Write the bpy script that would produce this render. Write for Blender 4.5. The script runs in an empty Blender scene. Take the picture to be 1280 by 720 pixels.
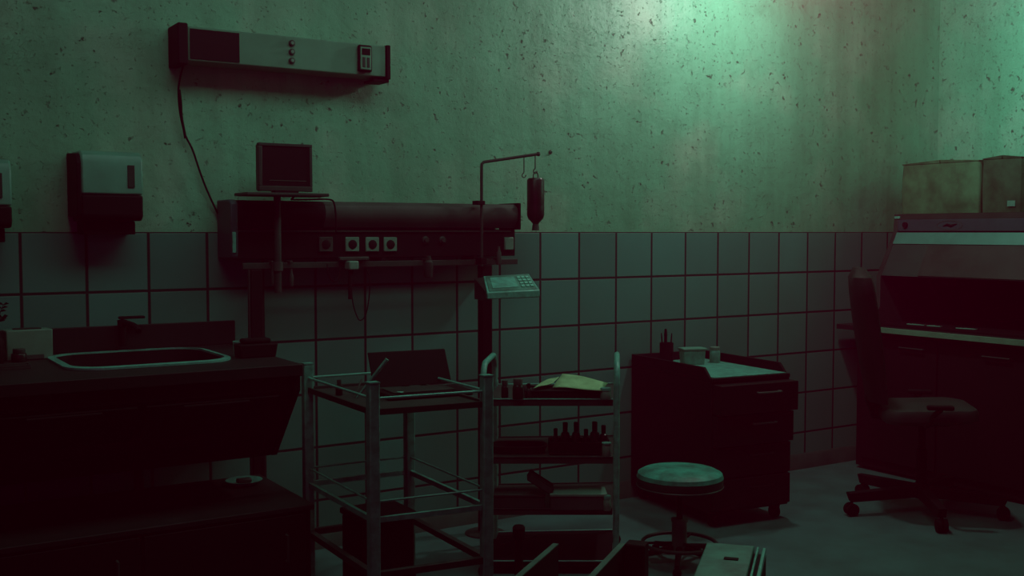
import bpy, bmesh, math, random
from mathutils import Vector, Matrix
random.seed(7)
C = bpy.context.scene.collection
R = math.radians

# ------------------------------------------------------------------ camera
F = 1360.0; TH = math.atan(70 / F); AZ = R(57.55); H = 1.5
FX, FY = math.cos(AZ), math.sin(AZ); RX, RY = math.sin(AZ), -math.cos(AZ)
ZC = 7.5424; LAT = 530 / 1361.8 * ZC
CX = -(ZC * FX + LAT * RX); CY = -(ZC * FY + LAT * RY)
CT, ST = math.cos(TH), math.sin(TH)

def ray(px, py):
    u = (px - 640) / F; v = (360 - py) / F
    return (FX * (CT + v * ST) + RX * u, FY * (CT + v * ST) + RY * u, -ST + v * CT)

def at(px, py, X=None, Y=None, Z=None):
    """a point of the room seen at a pixel, on the plane X=, Y= or Z="""
    d = ray(px, py)
    t = (X - CX) / d[0] if X is not None else (Y - CY) / d[1] if Y is not None else (Z - H) / d[2]
    return Vector((CX + d[0] * t, CY + d[1] * t, H + d[2] * t))

def tr_(px, py, d):
    r = ray(px, py); t = d / (r[0] * FX + r[1] * FY); return Vector((CX + r[0] * t, CY + r[1] * t, H + r[2] * t))

cam = bpy.data.cameras.new('camera'); co = bpy.data.objects.new('camera', cam); C.objects.link(co)
co.location = (CX, CY, H); co.rotation_euler = (R(90) - TH, 0, AZ - R(90))
cam.sensor_width = 36; cam.lens = 36 * F / 1280; cam.clip_start = .05
bpy.context.scene.camera = co

# ------------------------------------------------------------------ materials
def new_mat(name):
    m = bpy.data.materials.new(name); m.use_nodes = True
    nt = m.node_tree; b = nt.nodes['Principled BSDF']
    return m, nt, b

def mat(name, col, rough=.6, metal=0., var=.25, scale=9., spec=.3, bump=.05, col2=None, coat=0):
    m, nt, b = new_mat(name); N = nt.nodes.new; L = nt.links.new
    tc = N('ShaderNodeTexCoord'); no = N('ShaderNodeTexNoise')
    no.inputs['Scale'].default_value = scale; no.inputs['Detail'].default_value = 6
    no.inputs['Roughness'].default_value = .62
    L(tc.outputs['Object'], no.inputs['Vector'])
    mx = N('ShaderNodeMix'); mx.data_type = 'RGBA'
    a = [c * (1 - var) for c in col]; d = col2 or [min(1, c * (1 + var)) for c in col]
    mx.inputs[6].default_value = (*a, 1); mx.inputs[7].default_value = (*d, 1)
    rp = N('ShaderNodeMapRange'); rp.inputs[1].default_value = .35; rp.inputs[2].default_value = .65
    L(no.outputs['Fac'], rp.inputs[0]); L(rp.outputs[0], mx.inputs[0]); L(mx.outputs[2], b.inputs['Base Color'])
    b.inputs['Roughness'].default_value = rough; b.inputs['Metallic'].default_value = metal
    b.inputs['Specular IOR Level'].default_value = spec
    if bump:
        bp = N('ShaderNodeBump'); bp.inputs['Strength'].default_value = bump; bp.inputs['Distance'].default_value = .01
        L(no.outputs['Fac'], bp.inputs['Height']); L(bp.outputs[0], b.inputs['Normal'])
    return m

def plaster_mat():
    m, nt, b = new_mat('old_plaster'); N = nt.nodes.new; L = nt.links.new
    tc = N('ShaderNodeTexCoord'); mp = N('ShaderNodeMapping'); mp.inputs['Scale'].default_value = (1, 1, 1)
    L(tc.outputs['Object'], mp.inputs[0])
    st = N('ShaderNodeMapping'); st.inputs['Scale'].default_value = (5.5, 5.5, .5); L(tc.outputs['Object'], st.inputs[0])
    def noise(v, s, d=6, r=.6):
        n = N('ShaderNodeTexNoise'); n.inputs['Scale'].default_value = s; n.inputs['Detail'].default_value = d
        n.inputs['Roughness'].default_value = r; L(v, n.inputs['Vector']); return n.outputs['Fac']
    def rng(x, a, bb, c=0, d=1):
        r = N('ShaderNodeMapRange'); r.inputs[1].default_value = a; r.inputs[2].default_value = bb
        r.inputs[3].default_value = c; r.inputs[4].default_value = d; L(x, r.inputs[0]); return r.outputs[0]
    def mul(x, y, op='MULTIPLY'):
        n = N('ShaderNodeMath'); n.operation = op; L(x, n.inputs[0])
        if isinstance(y, (int, float)): n.inputs[1].default_value = y
        else: L(y, n.inputs[1])
        return n.outputs[0]
    def mix(f, a, c):
        x = N('ShaderNodeMix'); x.data_type = 'RGBA'; L(f, x.inputs[0])
        for s, v in ((6, a), (7, c)):
            if isinstance(v, tuple): x.inputs[s].default_value = (*v, 1)
            else: L(v, x.inputs[s])
        return x.outputs[2]
    base = mix(rng(noise(mp.outputs[0], 1.1, 5), .35, .65), PL_A, PL_B)
    base = mix(mul(rng(noise(mp.outputs[0], 1.6, 4, .55), .50, .68), .7), base, (.28, .41, .31))
    streak = rng(noise(st.outputs[0], 1.0, 5, .7), .42, .72)
    base = mix(mul(streak, .55), base, PL_S)
    # flaked specks, clustered, with darker clusters
    clus = rng(noise(mp.outputs[0], 3.1, 5, .65), .46, .56, .12, 1)
    sp1 = rng(noise(mp.outputs[0], 23, 5, .64), .605, .655)
    sp2 = rng(noise(mp.outputs[0], 50, 3, .6), .625, .68)
    wv = N('ShaderNodeTexVoronoi'); wv.feature = 'DISTANCE_TO_EDGE'; wv.inputs['Scale'].default_value = 9
    warp = N('ShaderNodeVectorMath'); warp.operation = 'ADD'
    nz = N('ShaderNodeTexNoise'); nz.inputs['Scale'].default_value = 12; L(mp.outputs[0], nz.inputs['Vector'])
    L(mp.outputs[0], warp.inputs[0]); L(nz.outputs['Color'], warp.inputs[1]); L(warp.outputs[0], wv.inputs['Vector'])
    crack = rng(wv.outputs['Distance'], .0, .012, 1, 0)
    crack = mul(crack, rng(noise(mp.outputs[0], 3.7, 3), .56, .66))
    spots = mul(mul(sp1, clus), mul(sp2, .5), 'MAXIMUM')
    spots = mul(spots, mul(crack, .55), 'MAXIMUM')
    base = mix(mul(rng(noise(mp.outputs[0], 5, 6, .7), .52, .72), .45), base, PL_S)
    base = mix(mul(spots, .88), base, PL_D)
    L(base, b.inputs['Base Color'])
    b.inputs['Roughness'].default_value = .48; b.inputs['Specular IOR Level'].default_value = .45
    hgt = mul(mul(noise(mp.outputs[0], 7, 8, .65), .6), mul(spots, -.35), 'ADD')
    bp = N('ShaderNodeBump'); bp.inputs['Strength'].default_value = .8; bp.inputs['Distance'].default_value = .018
    L(hgt, bp.inputs['Height']); L(bp.outputs[0], b.inputs['Normal'])
    return m

TILE = .2534
def tile_mat():
    m, nt, b = new_mat('wall_tiles'); N = nt.nodes.new; L = nt.links.new
    tc = N('ShaderNodeTexCoord'); sp = N('ShaderNodeSeparateXYZ'); L(tc.outputs['Object'], sp.inputs[0])
    def m2(op, x, y=None, z=None):
        n = N('ShaderNodeMath'); n.operation = op
        for i, v in enumerate((x, y, z)):
            if v is None: continue
            if isinstance(v, (int, float)): n.inputs[i].default_value = v
            else: L(v, n.inputs[i])
        return n.outputs[0]
    def edge(c, ph, w):
        q = m2('FRACT', m2('ADD', m2('DIVIDE', c, TILE), ph))
        d = m2('MINIMUM', q, m2('SUBTRACT', 1.0, q))
        r = N('ShaderNodeMapRange'); r.inputs[1].default_value = w * .55; r.inputs[2].default_value = w
        L(d, r.inputs[0]); return r.outputs[0]
    # object coordinates: x along the wall, z up from the floor
    h = m2('ADD', sp.outputs['X'], sp.outputs['Y'])
    ex = edge(h, 23.08 - 23, .032); ez = edge(sp.outputs['Z'], -5.92 + 6 , .030)
    f = m2('MINIMUM', ex, ez)
    no = N('ShaderNodeTexNoise'); no.inputs['Scale'].default_value = 3; no.inputs['Detail'].default_value = 7
    L(tc.outputs['Object'], no.inputs['Vector'])
    mx = N('ShaderNodeMix'); mx.data_type = 'RGBA'; mx.inputs[6].default_value = (*TI_A, 1); mx.inputs[7].default_value = (*TI_B, 1)
    L(no.outputs['Fac'], mx.inputs[0])
    wn = N('ShaderNodeTexWhiteNoise'); wn.noise_dimensions = '2D'; cb = N('ShaderNodeCombineXYZ')
    L(m2('FLOOR', m2('ADD', m2('DIVIDE', h, TILE), .08)), cb.inputs[0]); L(m2('FLOOR', m2('ADD', m2('DIVIDE', sp.outputs['Z'], TILE), .08)), cb.inputs[1])
    L(cb.outputs[0], wn.inputs[0])
    mv = N('ShaderNodeMix'); mv.data_type = 'RGBA'; mv.blend_type = 'MULTIPLY'; mv.inputs[0].default_value = 1
    rr = N('ShaderNodeMapRange'); rr.inputs[3].default_value = .82; rr.inputs[4].default_value = 1.12; L(wn.outputs['Value'], rr.inputs[0])
    L(mx.outputs[2], mv.inputs[6]); L(rr.outputs[0], mv.inputs[7])
    gr = N('ShaderNodeMix'); gr.data_type = 'RGBA'; gr.inputs[6].default_value = (*GROUT, 1); L(f, gr.inputs[0]); L(mv.outputs[2], gr.inputs[7])
    L(gr.outputs[2], b.inputs['Base Color'])
    rg = N('ShaderNodeMapRange'); rg.inputs[3].default_value = .8; rg.inputs[4].default_value = .38; L(f, rg.inputs[0]); L(rg.outputs[0], b.inputs['Roughness'])
    b.inputs['Specular IOR Level'].default_value = .3
    ad = m2('ADD', m2('MULTIPLY', f, .6), m2('MULTIPLY', no.outputs['Fac'], .25))
    bp = N('ShaderNodeBump'); bp.inputs['Strength'].default_value = .5; bp.inputs['Distance'].default_value = .006
    L(ad, bp.inputs['Height']); L(bp.outputs[0], b.inputs['Normal'])
    return m

PL_A = (.098, .31, .20); PL_B = (.14, .41, .275); PL_S = (.06, .21, .13); PL_D = (.022, .045, .03)
TI_A = (.05, .18, .155); TI_B = (.065, .22, .195); GROUT = (.016, .010, .011)
M = {}
KEY_LOC = (-2.1, -.66, 2.95); KEY = 41; KEY_C = (1.2, 1, .94); FILL = 9.5; FILL_C = (.72, 1, .86)
BLACK_LIFT_C = (1, .0, .22); BLACK_LIFT = .042; RED = 20; WASH = 46; WASH_C = (.6, 1, .9)
M['plaster'] = plaster_mat(); M['tile'] = tile_mat()
M['floor'] = mat('worn_concrete', (0.05, 0.13, 0.125), .55, scale=3.5, var=.22, spec=.3, bump=.12)
M['base'] = mat('baseboard_tile', (0.05, 0.085, 0.075), .5, scale=5)
M['black'] = mat('black_plastic', (0.01, 0.007, 0.008), .6, spec=.05, var=.05)
M['blackgloss'] = mat('dark_gloss', (0.01, 0.007, 0.008), .45, spec=.08, var=.05)
M['dkwood'] = mat('dark_worktop', (0.014, 0.016, 0.016), .5, spec=.12, var=.1)
M['dkmetal'] = mat('dark_painted_metal', (0.024, 0.034, 0.031), .5, spec=.18, var=.2)
M['panel'] = mat('grey_brown_enamel', (0.04, 0.05, 0.046), .45, spec=.3, var=.25, scale=5)
M['steel'] = mat('worn_steel_tube', (0.07, 0.30, 0.24), .45, metal=.0, spec=.35, var=.3, scale=25)
M['edge'] = mat('grey_edge', (.07, .15, .12), .5, spec=.2)
M['chrome'] = mat('polished_steel', (0.16, 0.55, 0.45), .28, metal=.35, spec=.5, var=.15, scale=20)
M['white'] = mat('dull_white_plastic', (0.09, 0.26, 0.2), .4, spec=.3, var=.15, scale=6)
M['cream'] = mat('cream_plastic', (0.11, 0.21, 0.165), .45, spec=.3, var=.2, scale=7)
M['box'] = mat('light_box_enamel', (0.09, 0.22, 0.16), .5, spec=.2, var=.15, scale=4)
M['blue'] = mat('blue_grey_enamel', (0.025, 0.05, 0.065), .5, spec=.3, var=.1)
M['teal'] = mat('teal_vinyl', (0.028, 0.25, 0.19), .5, spec=.25, var=.45, scale=11, bump=.15)
M['tealmetal'] = mat('scratched_teal_metal', (0.04, 0.18, 0.14), .4, metal=.2, spec=.5, var=.5, scale=8, bump=.1)
M['paper'] = mat('yellowed_paper', (0.25, 0.42, 0.22), .8, spec=.1, var=.2, scale=12)
M['carton'] = mat('stained_cardboard', (0.062, 0.16, 0.09), .85, spec=.05, var=.4, scale=6, bump=.2)
M['carton2'] = mat('stained_cardboard_dark', (0.035, 0.08, 0.05), .85, spec=.05, var=.4, scale=6, bump=.2)
M['rubber'] = mat('black_rubber', (0.01, 0.007, 0.008), .8, spec=.04, var=.1)
M['glassy'] = mat('smoked_sash', (0.015, 0.04, 0.037), .3, spec=.3, var=.1)
M['brownglass'] = mat('dark_brown_glass', (0.014, 0.012, 0.012), .3, spec=.25, var=.1)
M['hoodlight'] = mat('pale_sash_frame', (0.06, 0.24, 0.2), .3, metal=.1, spec=.5, var=.1)
M['worktop'] = mat('pale_worktop_edge', (0.14, 0.3, 0.2), .4, spec=.3, var=.1)

# ------------------------------------------------------------------ mesh builder
class MB:
    def __init__(s, off=(0, 0, 0)):
        s.bm = bmesh.new(); s.o = Vector(off)
    def _v(s, p): return s.bm.verts.new(Vector(p) - s.o)
    def hexa(s, p):                        # 4 bottom (ccw) + 4 top
        v = [s._v(q) for q in p]
        for f in ((3, 2, 1, 0), (4, 5, 6, 7), (0, 1, 5, 4), (1, 2, 6, 5), (2, 3, 7, 6), (3, 0, 4, 7)):
            s.bm.faces.new([v[i] for i in f])
        return s
    def box(s, x0, x1, y0, y1, z0, z1):
        return s.hexa([(x0, y0, z0), (x1, y0, z0), (x1, y1, z0), (x0, y1, z0), (x0, y0, z1), (x1, y0, z1), (x1, y1, z1), (x0, y1, z1)])
    def obox(s, c, ax, ay, az):            # centre and three half-axes
        c, ax, ay, az = map(Vector, (c, ax, ay, az))
        return s.hexa([c - ax - ay - az, c + ax - ay - az, c + ax + ay - az, c - ax + ay - az,
                       c - ax - ay + az, c + ax - ay + az, c + ax + ay + az, c - ax + ay + az])
    def prism(s, poly, a, b, axis='x'):    # polygon swept along an axis
        def P(u, v, t):
            return {'x': (t, u, v), 'y': (u, t, v), 'z': (u, v, t)}[axis]
        A = [s._v(P(u, v, a)) for u, v in poly]; B = [s._v(P(u, v, b)) for u, v in poly]; n = len(poly)
        s.bm.faces.new(A[::-1]); s.bm.faces.new(B)
        for i in range(n): s.bm.faces.new((A[i], A[(i + 1) % n], B[(i + 1) % n], B[i]))
        return s
    def tube(s, pts, r, n=12, cap=True):
        pts = [Vector(p) for p in pts]; rr = r if isinstance(r, (list, tuple)) else [r] * len(pts)
        rings = []; up = None
        for i, p in enumerate(pts):
            d = (pts[min(i + 1, len(pts) - 1)] - pts[max(i - 1, 0)]).normalized()
            if up is None: up = Vector((0, 0, 1)) if abs(d.z) < .9 else Vector((1, 0, 0))
            a = d.cross(up).normalized(); c = a.cross(d).normalized(); up = c
            rings.append([s._v(p + (a * math.cos(2 * math.pi * k / n) + c * math.sin(2 * math.pi * k / n)) * rr[i]) for k in range(n)])
        for A, B in zip(rings, rings[1:]):
            for k in range(n): s.bm.faces.new((A[k], A[(k + 1) % n], B[(k + 1) % n], B[k]))
        if cap: s.bm.faces.new(rings[0][::-1]); s.bm.faces.new(rings[-1])
        return s
    def lathe(s, prof, c=(0, 0, 0), n=40, closed=True):    # (r, z) profile about a vertical axis
        c = Vector(c); rings = []
        for r, z in prof:
            if r < 1e-5: rings.append([s._v(c + Vector((0, 0, z)))])
            else: rings.append([s._v(c + Vector((r * math.cos(2 * math.pi * k / n), r * math.sin(2 * math.pi * k / n), z))) for k in range(n)])
        for A, B in zip(rings, rings[1:]):
            for k in range(n):
                k2 = (k + 1) % n
                if len(A) == 1 and len(B) == 1: continue
                if len(A) == 1: s.bm.faces.new((A[0], B[k2], B[k]))
                elif len(B) == 1: s.bm.faces.new((A[k], A[k2], B[0]))
                else: s.bm.faces.new((A[k], A[k2], B[k2], B[k]))
        if closed:
            if len(rings[0]) > 1: s.bm.faces.new(rings[0][::-1])
            if len(rings[-1]) > 1: s.bm.faces.new(rings[-1])
        return s
    def torus(s, c, R_, r, n=48, m=10):
        c = Vector(c); g = []
        for i in range(n):
            a = 2 * math.pi * i / n; g.append([s._v(c + Vector(((R_ + r * math.cos(b)) * math.cos(a), (R_ + r * math.cos(b)) * math.sin(a), r * math.sin(b)))) for b in [2 * math.pi * j / m for j in range(m)]])
        for i in range(n):
            for j in range(m): s.bm.faces.new((g[i][j], g[(i + 1) % n][j], g[(i + 1) % n][(j + 1) % m], g[i][(j + 1) % m]))
        return s
    def build(s, name, m, parent=None, bev=0., label=None, smooth=True, seg=2):
        bmesh.ops.recalc_face_normals(s.bm, faces=s.bm.faces)
        me = bpy.data.meshes.new(name); s.bm.to_mesh(me); s.bm.free()
        if smooth:
            for p in me.polygons: p.use_smooth = True
            try: me.set_sharp_from_angle(angle=R(35))
            except Exception: pass
        o = bpy.data.objects.new(name, me); C.objects.link(o); me.materials.append(M[m] if isinstance(m, str) else m)
        if parent is None: o.location = s.o
        else: o.parent = parent
        if bev:
            b = o.modifiers.new('bevel', 'BEVEL'); b.width = bev; b.segments = seg; b.limit_method = 'ANGLE'; b.angle_limit = R(40)
        if label: o['label'] = label
        return o

def tag(o, label, cat, group=None, kind=None):
    o['label'] = label; o['category'] = cat
    if group: o['group'] = group
    if kind: o['kind'] = kind
    return o
def thing(name, label, cat, loc=(0, 0, 0), rz=0., group=None):
    o = bpy.data.objects.new(name, None); C.objects.link(o); o.location = loc; o.rotation_euler = (0, 0, rz)
    o.empty_display_size = .05
    return tag(o, label, cat, group)
def struct(o): o['kind'] = 'structure'; return o
def copy_tree(o, parent=None):
    kids = [c for c in bpy.data.objects if c.parent == o]
    c = o.copy(); C.objects.link(c)
    if parent: c.parent = parent
    for k in kids: copy_tree(k, c)
    return c
def curve(pts, n=8):                       # smooth polyline (Catmull-Rom)
    P = [Vector(p) for p in pts]; P = [P[0] * 2 - P[1]] + P + [P[-1] * 2 - P[-2]]; out = []
    for i in range(1, len(P) - 2):
        for k in range(n):
            t = k / n; a, b, c, d = P[i - 1:i + 3]
            out.append(.5 * ((2 * b) + (c - a) * t + (2 * a - 5 * b + 4 * c - d) * t * t + (3 * b - a - 3 * c + d) * t ** 3))
    return out + [P[-2]]

# ------------------------------------------------------------------ the room
struct(MB().box(-8, .3, -7, .15, -.1, 0).build('floor', 'floor', smooth=False))
struct(MB().box(-8, .15, 0, .15, 0, 3.6).build('wall_back', 'plaster', smooth=False))
struct(MB().box(0, .15, -7, 0, 0, 3.6).build('wall_right', 'plaster', smooth=False))
struct(MB().box(-8, 0, -.008, 0, .1, 1.5).build('trim_1', 'tile', smooth=False))
struct(MB().box(-.008, 0, -7, -.008, .1, 1.5).build('trim_2', 'tile', smooth=False))
struct(MB().prism([(0, 0), (-.016, 0), (-.016, .085), (-.009, .1), (0, .1)], -8, 0).build('baseboard_back', 'base'))
struct(MB().box(-.016, 0, -7, -.016, 0, .1).build('baseboard_right', 'base'))

# ------------------------------------------------------------------ examination light box high on the back wall
T = thing('light_box', 'long pale wall-mounted equipment panel with black screen at its left end', 'wall panel', (-4.74, 0, 2.2))
o = (-4.74, 0, 2.2)
MB(o).box(-5.19, -4.272, -.15, -.001, 2.222, 2.366).build('housing', 'box', T, .006)
MB(o).box(-5.235, -5.192, -.158, -.001, 2.205, 2.378).build('end_cap', 'black', T, .006, 'black left end cap')
MB(o).box(-4.270, -4.250, -.158, -.001, 2.212, 2.37).build('end_cap', 'black', T, .003, 'black right end cap')
MB(o).box(-4.33, -4.25, -.14, -.03, 2.200, 2.212).build('bracket', 'black', T, .002)
a = at(237, 36, Y=-.152); b = at(299.5, 74, Y=-.152)
MB(o).box(a.x, b.x, -.154, -.149, 2.231, 2.357).build('screen', 'blackgloss', T, .001, 'black display window')
for py in (54, 65, 76):
    p = at(364.5, py, Y=-.152)
    q = MB(o).tube([(p.x, -.148, p.z), (p.x, -.162, p.z)], .0135, 20).build('dial', 'dkmetal', T, .002)
    MB(o).tube([(p.x, -.160, p.z), (p.x, -.166, p.z)], .0075, 16).build('dial_cap', 'cream', q)
p = at(457, 73, Y=-.17); o2 = (p.x, -.156, p.z)
T2 = thing('handset', 'small handheld remote with dark display clipped on right end of wall panel', 'remote control', o2)
MB(o2).box(p.x - .036, p.x + .036, -.172, -.1505, p.z - .062, p.z + .062).build('case', 'black', T2, .018)
MB(o2).box(p.x - .027, p.x + .027, -.176, -.170, p.z - .052, p.z + .052).build('face_plate', 'box', T2, .006)
MB(o2).box(p.x - .021, p.x + .021, -.178, -.174, p.z + .014, p.z + .044).build('display', 'black', T2, .003)
for i in (-1, 1): MB(o2).box(p.x + i * .011 - .007, p.x + i * .011 + .007, -.179, -.174, p.z - .042, p.z + .004).build('button_pad', 'dkmetal', T2, .002)

# power cord from the light box
TB = bpy.data.objects['light_box']
pts = [at(x, y, Y=-.02) for x, y in ((227, 79), (225, 98), (223, 115), (225, 140), (229, 160), (233, 172), (241, 188), (249, 212), (258, 236), (270, 262), (284, 288))]
pts[0].y = -.06
m = MB((-4.74, 0, 2.2)); m.tube(curve(pts), .0045, 8)
lp = [at(x, y, Y=-.035) for x, y in ((224, 112), (226, 128), (227, 146), (232, 173))]
m.tube(curve(lp), .006, 8)
m.build('power_cord', 'rubber', TB, label='thin dark hanging cord')

# ------------------------------------------------------------------ paper towel dispensers
def dispenser(x0, x1, zt, zm, zb, name, label, mat1='white', lowtray=True):
    cx = (x0 + x1) / 2; oo = (cx, 0, zb); T = thing(name, label, 'dispenser', oo)
    D = -.20
    prof = [(-.002, zm), (D + .002, zm), (D, zt - .05), (D + .012, zt - .018), (D + .04, zt), (-.002, zt + .004)]
    MB(oo).prism(prof, x0 + .018, x1).build('cover', mat1, T, .008)
    MB(oo).prism([(-.002, zb + .02), (D + .02, zb + .01), (D + .005, zb + .03), (D - .004, zt - .05), (D + .03, zt - .012), (-.002, zt - .002)], x0, x0 + .018).build('side_cheek', 'black', T, .004, 'black left side')
    MB(oo).prism([(-.002, zb), (D + .02, zb), (D + .002, zb + .02), (D, zm - .002), (-.002, zm - .002)], x0 + .019, x1 - .001).build('lower_housing', 'black', T, .008, 'black lower half')
    MB(oo).box(x1 - .062, x1 - .034, D - .004, D + .004, zm + .03, zt - .055).build('sight_window', 'dkmetal', T, .002)
    if lowtray:
        MB(oo).box(x0 + .035, x1 - .02, -.14, -.002, zb - .055, zb - .001).build('paper_outlet', 'black', T, .004)
    return T
a = at(95, 190, Y=-.2); b = at(180, 276, Y=-.2)
zt = at(120, 188, Y=-.2).z; zm = at(130, 243, Y=-.2).z; zb = at(130, 276, Y=-.2).z
dispenser(a.x, b.x, zt, zm, zb, 'towel_dispenser', 'pale paper towel dispenser with black lower half on wall above sink')
dispenser(-6.14, -5.892, zt - .045, zm - .05, zb - .03, 'soap_dispenser', 'pale rounded dispenser on wall cut off by the left picture edge')

# ------------------------------------------------------------------ bedhead service rail
X0, X1 = -5.03, -3.555
o = (-4.3, 0, 0)
T = thing('bedhead_panel', 'dark wall-side medical supply panel with sockets and rounded upper duct on two posts', 'medical panel', o)
prof = [(-.01, 1.520), (-.165, 1.520), (-.175, 1.535), (-.195, 1.56), (-.2, 1.59), (-.19, 1.62), (-.165, 1.638), (-.01, 1.638)]
MB(o).prism(prof, -4.60, X1 - .012).build('upper_duct', 'panel', T, .003)
MB(o).prism(prof, X0 + .03, -4.602).build('duct_shaded', 'black', T, .003, 'left section of duct, painted black for shade')  # same duct, black: the shade on its left end is put into colour
MB(o).box(X1 - .012, X1, -.205, -.01, 1.512, 1.645).build('duct_end', 'black', T, .003)
MB(o).box(X0 + .03, X1, -.15, -.01, 1.38, 1.512).build('socket_panel', 'blackgloss', T, .004)
MB(o).box(X0 + .03, X1 - .03, -.158, -.15, 1.500, 1.508).build('trim_strip', 'dkmetal', T)
MB(o).prism([(-.01, 1.385), (-.19, 1.385), (-.2, 1.40), (-.2, 1.625), (-.17, 1.64), (-.01, 1.64)], X0 - .005, X0 + .028).build('end_cap', 'blue', T, .006, 'blue-grey left end cap')
MB(o).box(X0 + .0, X0 + .016, -.206, -.198, 1.41, 1.50).build('cap_strip', 'steel', T, .002)
MB(o).box(X0 + .05, X1 - .01, -.19, -.175, 1.338, 1.365).build('equipment_rail', 'dkmetal', T, .002)
for x in (-4.8, -4.3, -3.8): MB(o).box(x - .012, x + .012, -.176, -.05, 1.345, 1.381).build('rail_bracket', 'black', T)
for x in (-4.93, -3.765):
    q = MB(o).box(x - .026, x + .026, -.225, -.173 + .05 - .05, 0.012, 1.337).build('post', 'black', T, .004)
    MB(o).box(x + (-.034 if x < -4 else .027), x + (-.027 if x < -4 else .034), -.215, -.2, .012, 1.337).build('cable_channel', 'dkmetal', q)
    MB(o).lathe([(.1, 0), (.1, .006), (.085, .012), (0, .012)], (x, -.2, 0)).build('post_foot', 'dkmetal', T)
for px, mt, lb in ((407, 'black', 'black socket'), (440, 'cream', 'pale square power socket'), (465, 'cream', 'pale square power socket'), (487.5, 'cream', 'pale square power socket')):
    p = at(px, 305.5, Y=-.155)
    q = MB(o).box(p.x - .034, p.x + .034, -.162, -.1505, p.z - .034, p.z + .034).build('socket', 'panel' if mt == 'black' else mt, T, .004, lb)
    w = MB().lathe([(.021, -.001), (.021, .002), (.017, .004), (0, .004)], (0, 0, 0), 28).build('socket_well', 'black', q)
    w.location = Vector((p.x, -.1625, p.z)) - Vector(o); w.rotation_euler = (R(90), 0, 0)
p = at(635.5, 304.5, Y=-.155)
q = MB(o).box(p.x - .026, p.x + .026, -.166, -.1505, p.z - .032, p.z + .032).build('switch', 'cream', T, .004, 'pale switch at right end')
for px in (532, 553):
    p = at(px, 300, Y=-.155)
    w = MB().lathe([(.018, 0), (.018, .008), (.011, .012), (.011, .02), (0, .02)], (0, 0, 0), 24).build('gas_outlet', 'dkmetal', T)
    w.location = Vector((p.x, -.150, p.z)) - Vector(o); w.rotation_euler = (R(90), 0, 0)

# things hung on the rail
def rail_hanger(name, px, y0, y1, w, label, cat, mt, Y=-.215):
    a = at(px, y0, Y=Y); b = at(px, y1, Y=Y); oo = (a.x, Y, b.z); T = thing(name, label, cat, oo)
    MB(oo).tube([(a.x, Y, b.z), (a.x, Y, b.z + .008), (a.x, Y, a.z - .03), (a.x, Y, a.z - .02), (a.x, Y, a.z)], [w * .8, w, w, w * .55, w * .55], 20).build('body', mt, T)
    MB(oo).box(a.x - w * .7, a.x + w * .7, Y - .004, -.173, 1.362, 1.374).build('hook', 'dkmetal', T, .002)
    return T
rail_hanger('suction_canister', 535.5, 320, 347, .022, 'small dark cylindrical canister hanging from rail left of the pole', 'canister', 'dkmetal')
rail_hanger('rail_torch', 623.5, 308, 331, .012, 'slim grey torch standing at rail under pale switch', 'torch', 'panel')
rail_hanger('hose_connector', 341, 332, 356, .009, 'short grey connector hanging left of the monitor pole', 'connector', 'dkmetal')
rail_hanger('hose_connector', 364, 336, 358, .010, 'short grey connector hanging right of the monitor pole', 'connector', 'dkmetal')
# adapter with cables
a = at(440, 325, Y=-.225); o = (a.x, -.225, a.z)
T = thing('power_adapter', 'pale plug adapter on rail with dark cables looping down', 'adapter', o)
MB(o).box(a.x - .024, a.x + .024, -.25, -.192, a.z - .045, a.z - .004).build('plug_body', 'cream', T, .006)
MB(o).box(a.x - .055, a.x + .09, -.215, -.192, a.z - .002, a.z + .014).build('bracket', 'panel', T, .003)
MB(o).tube(curve([(a.x - .008, -.225, a.z - .044), at(437.5, 345, Y=-.225), at(437.5, 374, Y=-.225)]), .0085, 10).build('cable', 'rubber', T)
MB(o).tube(curve([(a.x + .005, -.225, a.z - .044), at(439, 350, Y=-.22), at(441, 378, Y=-.22), at(447, 397, Y=-.22), at(452, 400, Y=-.22), at(458, 391, Y=-.215), at(462, 365, Y=-.21), at(461, 345, Y=-.20), at(458, 336, Y=-.195)]), .0028, 8).build('cable', 'rubber', T)
MB(o).tube(curve([at(409, 330, Y=-.2), at(411, 345, Y=-.21), at(418, 352, Y=-.21), at(424, 347, Y=-.21), at(425, 333, Y=-.2)]), .0028, 8).build('cable', 'rubber', T)

# infusion pole with arm
o = (-3.847, -.235, 1.3)
T = thing('infusion_pole', 'thin bent metal pole with horizontal arm and two hooks clamped to the rail', 'pole', o)
zt = 1.815; P = [(-3.847, -.235, 1.33), (-3.847, -.235, zt - .04), (-3.846, -.236, zt - .015), (-3.835, -.238, zt), (-3.8, -.243, zt + .005), (-3.5475, -.28, 1.868)]
e = at(673, 192.5, Y=-.28); P[-1] = tuple(e)
P[0] = tuple(at(602, 333, Y=-.235)); k = at(602, 210, Y=-.235); P[1] = tuple(k); P[2] = tuple(at(602.3, 205, Y=-.236)); P[3] = tuple(at(605, 202.5, Y=-.238)); P[4] = tuple(at(612, 201.5, Y=-.241))
MB(o).tube(P, .0075, 12).build('pole', 'dkmetal', T)
MB(o).lathe([(0, -.012), (.008, -.009), (.011, 0), (.008, .009), (0, .012)], e, 16).build('end_cap', 'dkmetal', T)
c = at(601, 253, Y=-.23)
MB(o).box(c.x - .03, c.x + .014, -.25, -.198, c.z - .012, c.z + .008).build('clamp', 'black', T, .003)
c = at(601, 326, Y=-.22); MB(o).box(c.x - .012, c.x + .02, -.245, -.19, c.z - .015, c.z + .015).build('clamp', 'black', T, .003)
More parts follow.
